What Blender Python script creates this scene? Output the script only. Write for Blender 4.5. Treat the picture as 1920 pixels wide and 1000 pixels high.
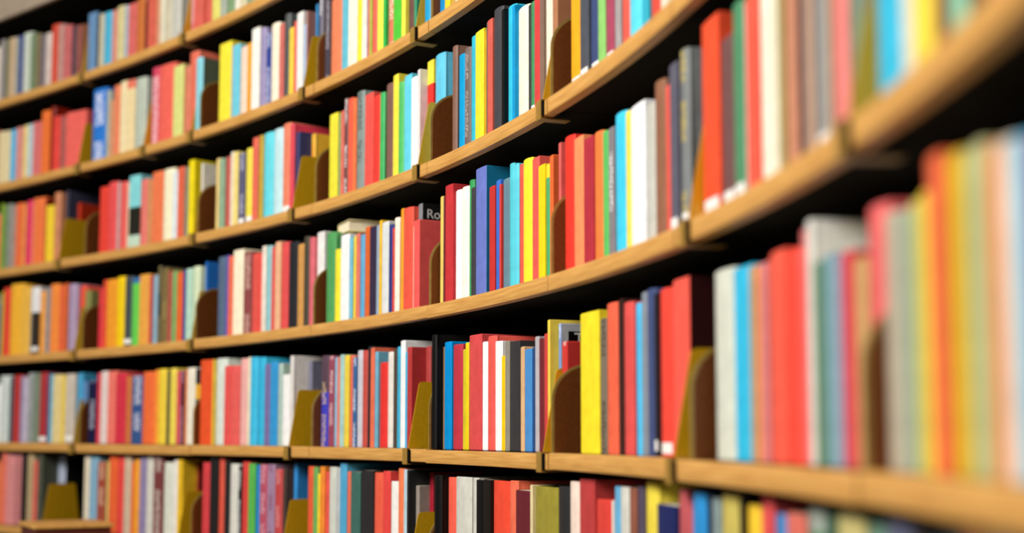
import bpy, math, random
from mathutils import Matrix, Vector

# ------------------------------------------------------------------ scene, camera, light
scene = bpy.context.scene
for o in list(bpy.data.objects):
    bpy.data.objects.remove(o)
C = scene.collection
random.seed(11)

EYE = 1.50                                   # camera height above the floor (m)
F_PX, PITCH, ROLL, CX, CY = [2579.69073, 0.09595, 0.00204, 907.24407, 567.70822]          # lens in pixels of a 1920 wide frame, tilt, roll, optical centre
cam_d = bpy.data.cameras.new('camera')
cam = bpy.data.objects.new('camera', cam_d)
C.objects.link(cam)
cam_d.sensor_fit = 'HORIZONTAL'
cam_d.sensor_width = 36.0
cam_d.lens = F_PX * 36.0 / 1920.0
cam_d.shift_x = (960 - CX) / 1920.0
cam_d.shift_y = (CY - 500) / 1920.0
cam_d.clip_start = 0.05
cr, sr, cp, sp = math.cos(ROLL), math.sin(ROLL), math.cos(PITCH), math.sin(PITCH)
right = Vector((cr, -sr * sp, sr * cp)); up = Vector((-sr, -cr * sp, cr * cp)); fwd = Vector((0, cp, sp))
m = Matrix.Identity(4)
for i in range(3):
    m[i][0], m[i][1], m[i][2] = right[i], up[i], -fwd[i]
m[2][3] = EYE
cam.matrix_world = m
cam_d.dof.use_dof = True
cam_d.dof.focus_distance = 2.36
cam_d.dof.aperture_fstop = 1.85
scene.camera = cam

vs = scene.view_settings
vs.view_transform = 'Standard'; vs.look = 'None'; vs.gamma = 1.0; vs.use_curve_mapping = False
vs.exposure = 0.0

# the round reading room: a circle (centre, radius) with a slight easing towards its far end
CEN_X, CEN_Y, RAD, E3, E4 = [-3.46793, 0.8657, 3.75614, 0.01299, 0.00494]

world = bpy.data.worlds.new('world'); scene.world = world
world.use_nodes = True
bg = world.node_tree.nodes['Background']
bg.inputs[0].default_value = (1.0, 0.97, 0.93, 1)
bg.inputs[1].default_value = 0.11

def area(name, loc, target, size, power, col):
    d = bpy.data.lights.new(name, 'AREA'); d.shape = 'DISK'; d.size = size; d.energy = power; d.color = col
    o = bpy.data.objects.new(name, d); C.objects.link(o); o.location = loc
    o.rotation_euler = (Vector(target) - Vector(loc)).to_track_quat('-Z', 'Y').to_euler()
    return o
# daylight from the ring of high windows and the chandelier, over the middle of the room
area('room_daylight', (CEN_X + 0.85, CEN_Y - 0.75, EYE + 2.15), (CEN_X + 3.4, CEN_Y + 1.4, EYE + 0.3), 1.4, 256, (1.0, 0.95, 0.895))

# ------------------------------------------------------------------ geometry of the curved wall
def radius(th):
    s = (th - math.radians(22)) / math.radians(20)
    return RAD + E3 * s ** 3 + E4 * s ** 4
def wall_pt(th, out=0.0, z=0.0):
    r = radius(th) + out
    return Vector((CEN_X + r * math.cos(th), CEN_Y + r * math.sin(th), z))
def frame(th, out, z):
    """local x = along the shelf to the right, y = into the shelf, z = up"""
    mm = Matrix.Rotation(th - math.pi / 2, 4, 'Z'); mm.translation = wall_pt(th, out, z)
    return mm

# ------------------------------------------------------------------ materials
def lin(c):
    return tuple((v / 12.92 if v <= 0.04045 else ((v + 0.055) / 1.055) ** 2.4) for v in c)
def hexc(h):
    return tuple(int(h[i:i + 2], 16) / 255 for i in (0, 2, 4))
def mat(name):
    mt = bpy.data.materials.new(name); mt.use_nodes = True
    nt = mt.node_tree
    return mt, nt, nt.nodes['Principled BSDF'], nt.nodes.new, nt.links.new
def cloth_material(name):
    mt, nt, b, N, L = mat(name)
    ca = N('ShaderNodeVertexColor'); ca.layer_name = 'Col'
    ik = N('ShaderNodeVertexColor'); ik.layer_name = 'Ink'
    uv = N('ShaderNodeUVMap'); uv.uv_map = 'UV'
    sep = N('ShaderNodeSeparateXYZ'); L(uv.outputs[0], sep.inputs[0])
    # wear: soft mottling of the cloth
    tc = N('ShaderNodeTexCoord')
    n1 = N('ShaderNodeTexNoise'); n1.inputs['Scale'].default_value = 45; n1.inputs['Detail'].default_value = 5
    L(tc.outputs['Object'], n1.inputs['Vector'])
    mr = N('ShaderNodeMapRange'); mr.inputs[1].default_value = .3; mr.inputs[2].default_value = .7; mr.inputs[3].default_value = .86; mr.inputs[4].default_value = 1.06
    L(n1.outputs[0], mr.inputs[0])
    mul = N('ShaderNodeMix'); mul.data_type = 'RGBA'; mul.blend_type = 'MULTIPLY'; mul.inputs[0].default_value = 1
    L(ca.outputs[0], mul.inputs[6]); L(mr.outputs[0], mul.inputs[7])
    # title lettering too small to read: broken strokes along the middle of the spine
    cmb = N('ShaderNodeCombineXYZ')
    mu = N('ShaderNodeMath'); mu.operation = 'MULTIPLY'; mu.inputs[1].default_value = 5.0; L(sep.outputs[0], mu.inputs[0])
    mv = N('ShaderNodeMath'); mv.operation = 'MULTIPLY'; mv.inputs[1].default_value = 330; L(sep.outputs[1], mv.inputs[0])
    L(mu.outputs[0], cmb.inputs[0]); L(mv.outputs[0], cmb.inputs[1])
    n2 = N('ShaderNodeTexNoise'); n2.inputs['Scale'].default_value = 1; n2.inputs['Detail'].default_value = 1; L(cmb.outputs[0], n2.inputs['Vector'])
    t2 = N('ShaderNodeMath'); t2.operation = 'GREATER_THAN'; t2.inputs[1].default_value = .5; L(n2.outputs[0], t2.inputs[0])
    cm3 = N('ShaderNodeCombineXYZ')
    mw = N('ShaderNodeMath'); mw.operation = 'MULTIPLY'; mw.inputs[1].default_value = 14; L(sep.outputs[1], mw.inputs[0])
    fl = N('ShaderNodeMath'); fl.operation = 'FLOOR'; L(sep.outputs[0], fl.inputs[0])
    L(fl.outputs[0], cm3.inputs[0]); L(mw.outputs[0], cm3.inputs[1])
    n3 = N('ShaderNodeTexNoise'); n3.inputs['Scale'].default_value = 1; n3.inputs['Detail'].default_value = 0; L(cm3.outputs[0], n3.inputs['Vector'])
    t3 = N('ShaderNodeMath'); t3.operation = 'GREATER_THAN'; t3.inputs[1].default_value = .46; L(n3.outputs[0], t3.inputs[0])
    fr = N('ShaderNodeMath'); fr.operation = 'FRACT'; L(sep.outputs[0], fr.inputs[0])
    cc = N('ShaderNodeMath'); cc.operation = 'COMPARE'; cc.inputs[1].default_value = .5; cc.inputs[2].default_value = .27; L(fr.outputs[0], cc.inputs[0])
    p1 = N('ShaderNodeMath'); p1.operation = 'MULTIPLY'; L(t2.outputs[0], p1.inputs[0]); L(t3.outputs[0], p1.inputs[1])
    p2 = N('ShaderNodeMath'); p2.operation = 'MULTIPLY'; L(p1.outputs[0], p2.inputs[0]); L(cc.outputs[0], p2.inputs[1])
    p3 = N('ShaderNodeMath'); p3.operation = 'MULTIPLY'; L(p2.outputs[0], p3.inputs[0]); L(ik.outputs[1], p3.inputs[1])
    mx = N('ShaderNodeMix'); mx.data_type = 'RGBA'
    L(p3.outputs[0], mx.inputs[0]); L(mul.outputs[2], mx.inputs[6]); L(ik.outputs[0], mx.inputs[7])
    L(mx.outputs[2], b.inputs['Base Color'])
    b.inputs['Roughness'].default_value = .48
    b.inputs['Specular IOR Level'].default_value = .2
    n4 = N('ShaderNodeTexNoise'); n4.inputs['Scale'].default_value = 900; n4.inputs['Detail'].default_value = 2; L(tc.outputs['Object'], n4.inputs['Vector'])
    bp = N('ShaderNodeBump'); bp.inputs['Strength'].default_value = .12; bp.inputs['Distance'].default_value = .0006
    L(n4.outputs[0], bp.inputs['Height']); L(bp.outputs[0], b.inputs['Normal'])
    return mt
M_COVER = cloth_material('book_cloth')

def noise_material(name, c1, c2, scale, stretch=(1, 1, 1), rough=.5, metal=0.0, spec=.4, bump=0.0, coord='Object'):
    mt, nt, b, N, L = mat(name)
    tc = N('ShaderNodeTexCoord'); mp = N('ShaderNodeMapping'); mp.inputs['Scale'].default_value = stretch
    L(tc.outputs[coord], mp.inputs[0])
    n = N('ShaderNodeTexNoise'); n.inputs['Scale'].default_value = scale; n.inputs['Detail'].default_value = 6; L(mp.outputs[0], n.inputs['Vector'])
    r = N('ShaderNodeValToRGB'); r.color_ramp.elements[0].position = .32; r.color_ramp.elements[1].position = .68
    r.color_ramp.elements[0].color = (*lin(c1), 1); r.color_ramp.elements[1].color = (*lin(c2), 1)
    L(n.outputs[0], r.inputs[0]); L(r.outputs[0], b.inputs['Base Color'])
    b.inputs['Roughness'].default_value = rough; b.inputs['Metallic'].default_value = metal; b.inputs['Specular IOR Level'].default_value = spec
    if bump:
        bp = N('ShaderNodeBump'); bp.inputs['Strength'].default_value = bump; bp.inputs['Distance'].default_value = .001
        L(n.outputs[0], bp.inputs['Height']); L(bp.outputs[0], b.inputs['Normal'])
    return mt
M_PAGES = noise_material('page_paper', hexc('d9cba6'), hexc('efe6cc'), 30, (40, 1, 1), .85)
M_WOOD = noise_material('oak_edge', hexc('b98540'), hexc('d4a258'), 9, (1.2, 26, 1), .42, spec=.45, bump=.12, coord='UV')
M_BOARD = noise_material('shade_black_shelf', hexc('0b0907'), hexc('100d0a'), 20, rough=.8, spec=.06)  # near black puts the shade under and between shelves into the colour
M_BACK = noise_material('black_backing', hexc('040303'), hexc('080706'), 6, rough=.9, spec=.04)  # wall_back blackened: deep shade behind the books is put into its colour
M_MUSTARD = noise_material('mustard_lacquer', hexc('c4960e'), hexc('ce9f16'), 120, rough=.38, spec=.5)
M_BROWN = noise_material('brown_lacquer', hexc('64340f'), hexc('6e3c15'), 160, rough=.5, spec=.3)
M_RIM = noise_material('bronze_rim', hexc('8a7436'), hexc('9a8446'), 80, rough=.35, spec=.6)
M_HOOK = noise_material('bronze_hook', hexc('8c6a26'), hexc('987632'), 80, rough=.4, spec=.5)
M_FASCIA = noise_material('beige_plaster', hexc('9a8b78'), hexc('a59683'), 25, rough=.8, spec=.2)
M_STICKER = noise_material('white_sticker', hexc('dcdcd8'), hexc('e8e8e4'), 40, rough=.55)
M_STEP = noise_material('worn_step_wood', hexc('c08a3e'), hexc('dba85c'), 14, (1, 14, 1), .5)
M_REDWOOD = noise_material('reddish_wood', hexc('4a1a0c'), hexc('5c2412'), 14, (1, 1, 10), .5)
M_FLOOR = noise_material('floor_linoleum', hexc('5a4a3a'), hexc('66543f'), 12, rough=.6)
M_WHITEINK = noise_material('white_print', hexc('b8b8b8'), hexc('c4c4c4'), 60, rough=.6)

# ------------------------------------------------------------------ mesh helpers
def new_obj(name, verts, faces, material, parent=None, smooth=None, matrix=None):
    me = bpy.data.meshes.new(name)
    me.from_pydata(verts, [], faces); me.update()
    if material: me.materials.append(material)
    if smooth is not None:
        me.shade_smooth(); me.set_sharp_from_angle(angle=math.radians(smooth))
    o = bpy.data.objects.new(name, me); C.objects.link(o)
    if parent: o.parent = parent
    if matrix is not None: o.matrix_world = matrix
    return o
def tag(o, label=None, cat=None, group=None, kind=None):
    if label: o['label'] = label
    if cat: o['category'] = cat
    if group: o['group'] = group
    if kind: o['kind'] = kind
    return o
def box_geo(x0, x1, y0, y1, z0, z1):
    v = [(x, y, z) for z in (z0, z1) for x, y in ((x0, y0), (x1, y0), (x1, y1), (x0, y1))]
    f = [(0, 3, 2, 1), (4, 5, 6, 7), (0, 1, 5, 4), (1, 2, 6, 5), (2, 3, 7, 6), (3, 0, 4, 7)]
    return v, f
def merge(*geos):
    V, F = [], []
    for v, f in geos:
        n = len(V); V += list(v); F += [tuple(i + n for i in q) for q in f]
    return V, F
def arc_sweep(profile, th0, th1, n, z):
    """sweep a closed (out, height) profile along the wall curve; uv = (length, girth)"""
    V, F, k = [], [], len(profile)
    for i in range(n + 1):
        th = th0 + (th1 - th0) * i / n
        for (o, h) in profile: V.append(tuple(wall_pt(th, o, z + h)))
    for i in range(n):
        for j in range(k):
            a, b = i * k + j, i * k + (j + 1) % k
            F.append((a, b, b + k, a + k))
    F.append(tuple(range(k - 1, -1, -1))); F.append(tuple(n * k + j for j in range(k)))
    return V, F
def sweep_uv(me, n, profile, th0, th1):
    uvl = me.uv_layers.new(name='UVMap')
    k = len(profile); g = [0]
    for j in range(k):
        a, b = profile[j], profile[(j + 1) % k]; g.append(g[-1] + math.hypot(a[0] - b[0], a[1] - b[1]))
    off = random.uniform(0, 20)
    for pi, p in enumerate(me.polygons):
        if pi >= n * k: continue
        i, j = divmod(pi, k)
        for li in p.loop_indices:
            vi = me.loops[li].vertex_index; ii, jj = divmod(vi, k)
            gg = g[jj] if not (jj == 0 and j == k - 1) else g[k]
            uvl.data[li].uv = (off + (th0 - (th0 + (th1 - th0) * ii / n)) * RAD, gg + off)

# ------------------------------------------------------------------ the setting
ROWS = {k: v + EYE for k, v in {'A': 1.0286, 'B': 0.7582, 'C': 0.4862, 'D': 0.2151, 'E': -0.0514, 'F': -0.2984}.items()}       # underside of each shelf's wooden edge
LIP = 0.0245
ROWNAME = {'A': 'top shelf', 'B': 'second shelf down', 'C': 'third shelf down', 'D': 'fourth shelf down', 'E': 'fifth shelf down', 'F': 'bottom shelf'}
ORD = ['zeroth', 'first', 'second', 'third', 'fourth', 'fifth', 'sixth', 'seventh', 'eighth', 'ninth', 'tenth', 'eleventh', 'twelfth', 'thirteenth',
       'fourteenth', 'fifteenth', 'sixteenth', 'seventeenth', 'eighteenth', 'nineteenth', 'twentieth', 'twenty-first', 'twenty-second', 'twenty-third', 'twenty-fourth', 'twenty-fifth', 'twenty-sixth']
JOINT = [math.radians(t) for t in (71.0, 52.81, 43.75, 34.81, 26.5, 18.41, 10.84, 2.47, -5.9)]     # seams between bays, left to right
def bay_of(th):
    for k in range(len(JOINT) - 1):
        if JOINT[k] >= th > JOINT[k + 1]: return k + 1
    return 1 if th > JOINT[0] else len(JOINT) - 1
A0, A1 = math.radians(71.2), math.radians(-6.2)

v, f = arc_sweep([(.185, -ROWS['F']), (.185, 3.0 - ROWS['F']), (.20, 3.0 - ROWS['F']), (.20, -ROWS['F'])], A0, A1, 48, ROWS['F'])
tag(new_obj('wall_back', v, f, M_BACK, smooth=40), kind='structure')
v, f = box_geo(CEN_X - 4.2, CEN_X + 4.6, CEN_Y - 4.2, CEN_Y + 4.6, -.05, 0)
tag(new_obj('floor', v, f, M_FLOOR), kind='structure')
# plain beige band that closes the shelving at the top
zt = ROWS['A'] + .278
v, f = arc_sweep([(-.012, 0), (-.014, .004), (-.014, .30), (.002, .30), (.002, 0)], A0, math.radians(30), 30, zt)
tag(new_obj('trim_1', v, f, M_FASCIA, smooth=40), kind='structure')
v, f = arc_sweep([(.003, .004), (.003, .02), (.18, .02), (.18, .004)], A0, math.radians(30), 30, zt)  # underside coloured black so the space over the top books looks shaded
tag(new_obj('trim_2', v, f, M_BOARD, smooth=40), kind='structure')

# ------------------------------------------------------------------ shelves
SPAN = {'A': (0, 4), 'B': (0, 5), 'C': (0, 7), 'D': (0, 8), 'E': (0, 8), 'F': (0, 8)}
ROUND = {'A': (), 'B': (2, 3, 4), 'C': (1, 2, 3, 4, 5), 'D': (1, 2, 3, 4, 5), 'E': (1, 2, 3, 4, 5, 6, 7), 'F': (2, 4)}
PLATE_SHIFT = {('E', 6): .034}
be = .0022
LIP_PROF = [(.016, 0), (be, 0), (be * .3, be * .3), (0, be), (0, LIP - be), (be * .3, LIP - be * .3), (be, LIP), (.016, LIP)]
BOARD_PROF = [(.172, .006), (.0165, .006), (.0165, LIP - .0006), (.172, LIP - .0006)]
def plate(outline, x0, x1):
    n = len(outline)
    V = [(x0, y, z) for y, z in outline] + [(x1, y, z) for y, z in outline]
    F = [tuple(range(n)), tuple(range(2 * n - 1, n - 1, -1))]
    F += [(i, i + n, (i + 1) % n + n, (i + 1) % n) for i in range(n)]
    return V, F
def round_outline(y0, yw, zv, zh, back, grow=0.0):
    """upright front, then a quarter ellipse sweeping back to the top"""
    pts = [(y0 + grow, 0.0), (y0 + grow, zv)]
    for i in range(1, 13):
        a = i / 12 * math.pi / 2
        pts.append((y0 + grow + (yw - grow) * (1 - math.cos(a)), zv + (zh - grow) * math.sin(a)))
    pts += [(back, zv + zh - grow), (back, 0.0)]
    return pts
for row in 'ABCDEF':
    z = ROWS[row]
    for k in range(*SPAN[row]):
        t0, t1 = JOINT[k] - .0003, JOINT[k + 1] + .0003
        jig = random.uniform(-.0008, .0008)
        root = bpy.data.objects.new('shelf', None); C.objects.link(root)
        root.matrix_world = frame((t0 + t1) / 2, 0, z)
        inv = root.matrix_world.inverted()
        tag(root, 'curved wooden-edged %s, %s bay from the left' % (ROWNAME[row], ORD[k + 1]), 'shelf', 'curved library shelves')
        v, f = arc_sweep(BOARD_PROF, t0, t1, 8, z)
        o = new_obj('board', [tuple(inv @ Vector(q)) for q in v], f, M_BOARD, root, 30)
        prof = [(a + jig, b + jig) for a, b in LIP_PROF]
        v, f = arc_sweep(prof, t0, t1, 12, z)
        o = new_obj('wooden_edge', [tuple(inv @ Vector(q)) for q in v], f, M_WOOD, root, 40)
        sweep_uv(o.data, 12, prof, t0, t1)
        if k in ROUND[row]:
            mm = inv @ frame(t0 - .0004 - PLATE_SHIFT.get((row, k), 0) / RAD, 0, z + LIP)
            v, f = plate(round_outline(.004, .062, .078, .056, .165), 0, .0022)
            o = new_obj('end_plate', [tuple(mm @ Vector(q)) for q in v], f, M_RIM, root, 35)
            v, f = plate(round_outline(.004, .062, .078, .056, .163, .0038), .0018, .0030)
            o2 = new_obj('lining', [tuple(mm @ Vector(q)) for q in v], f, M_BROWN, o, 35)
            o2['label'] = 'brown inner face of end plate'

# ------------------------------------------------------------------ bookends hooked over the wooden edge
BE = [(s.split()[0], math.radians(float(s.split()[1]))) for s in 'A 53.440;A 45.168;B 53.519;B 48.180;B 44.348;B 35.731;B 27.513;C 54.928;C 43.995;C 36.396;C 27.295;C 18.849;D 53.355;D 43.976;D 10.244;D 2.691;E 53.252;E 36.399;E 27.828;E 18.862;E 11.147;F 55.587;F 44.695;F 36.861;F 27.835'.split(';')]
def corner(cy, cz, r, a0, a1, n=5):
    return [(cy + r * math.cos(a0 + (a1 - a0) * i / n), cz + r * math.sin(a0 + (a1 - a0) * i / n)) for i in range(n + 1)]
P = math.pi
BE_OUT = [(.003, 0)] + corner(.0245 + .009, .128 - .009, .009, P * .96, P / 2) + corner(.112, .128 - .009, .009, P / 2, P * .04) + [(.140, 0)]
cnt = {}
for row, th in BE:
    k = bay_of(th); key = (row, k); cnt[key] = cnt.get(key, 0) + 1
    root = bpy.data.objects.new('bookend', None); C.objects.link(root)
    root.matrix_world = frame(th, 0, ROWS[row] + LIP)
    fr_ = (JOINT[k - 1] - th) / (JOINT[k - 1] - JOINT[k])
    where = 'near the left end of' if fr_ < .3 else ('at the right end of' if fr_ > .72 else 'midway along')
    tag(root, 'mustard metal bookend %s the %s, %s bay' % (where, ROWNAME[row], ORD[k]), 'bookend', 'mustard bookends')
    v, f = plate(BE_OUT, -.0009, .0009)
    new_obj('plate', v, f, M_MUSTARD, root, 35)
    t = .0016
    sx0, sx1 = -.010, .011
    v, f = merge(box_geo(sx0, sx1, -t - .0025, .03, .0002, .0002 + t),
                 box_geo(sx0, sx1, -t - .0025, -.0025, -LIP - .001 - t, .0002),
                 box_geo(sx0, sx1, -t - .0025, .045, -LIP - .001 - 2 * t, -LIP - .001 - t))
    new_obj('edge_hook', v, f, M_HOOK, root)
    v, f = box_geo(sx1, sx1 + .008, -.0032, -.0012, -LIP + .0005, -.0008)  # black block stands in for the shadow gap at the hook's end
    o = new_obj('hook_shadow', v, f, M_BOARD, root); o['label'] = 'painted shadow gap beside the hook'

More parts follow.
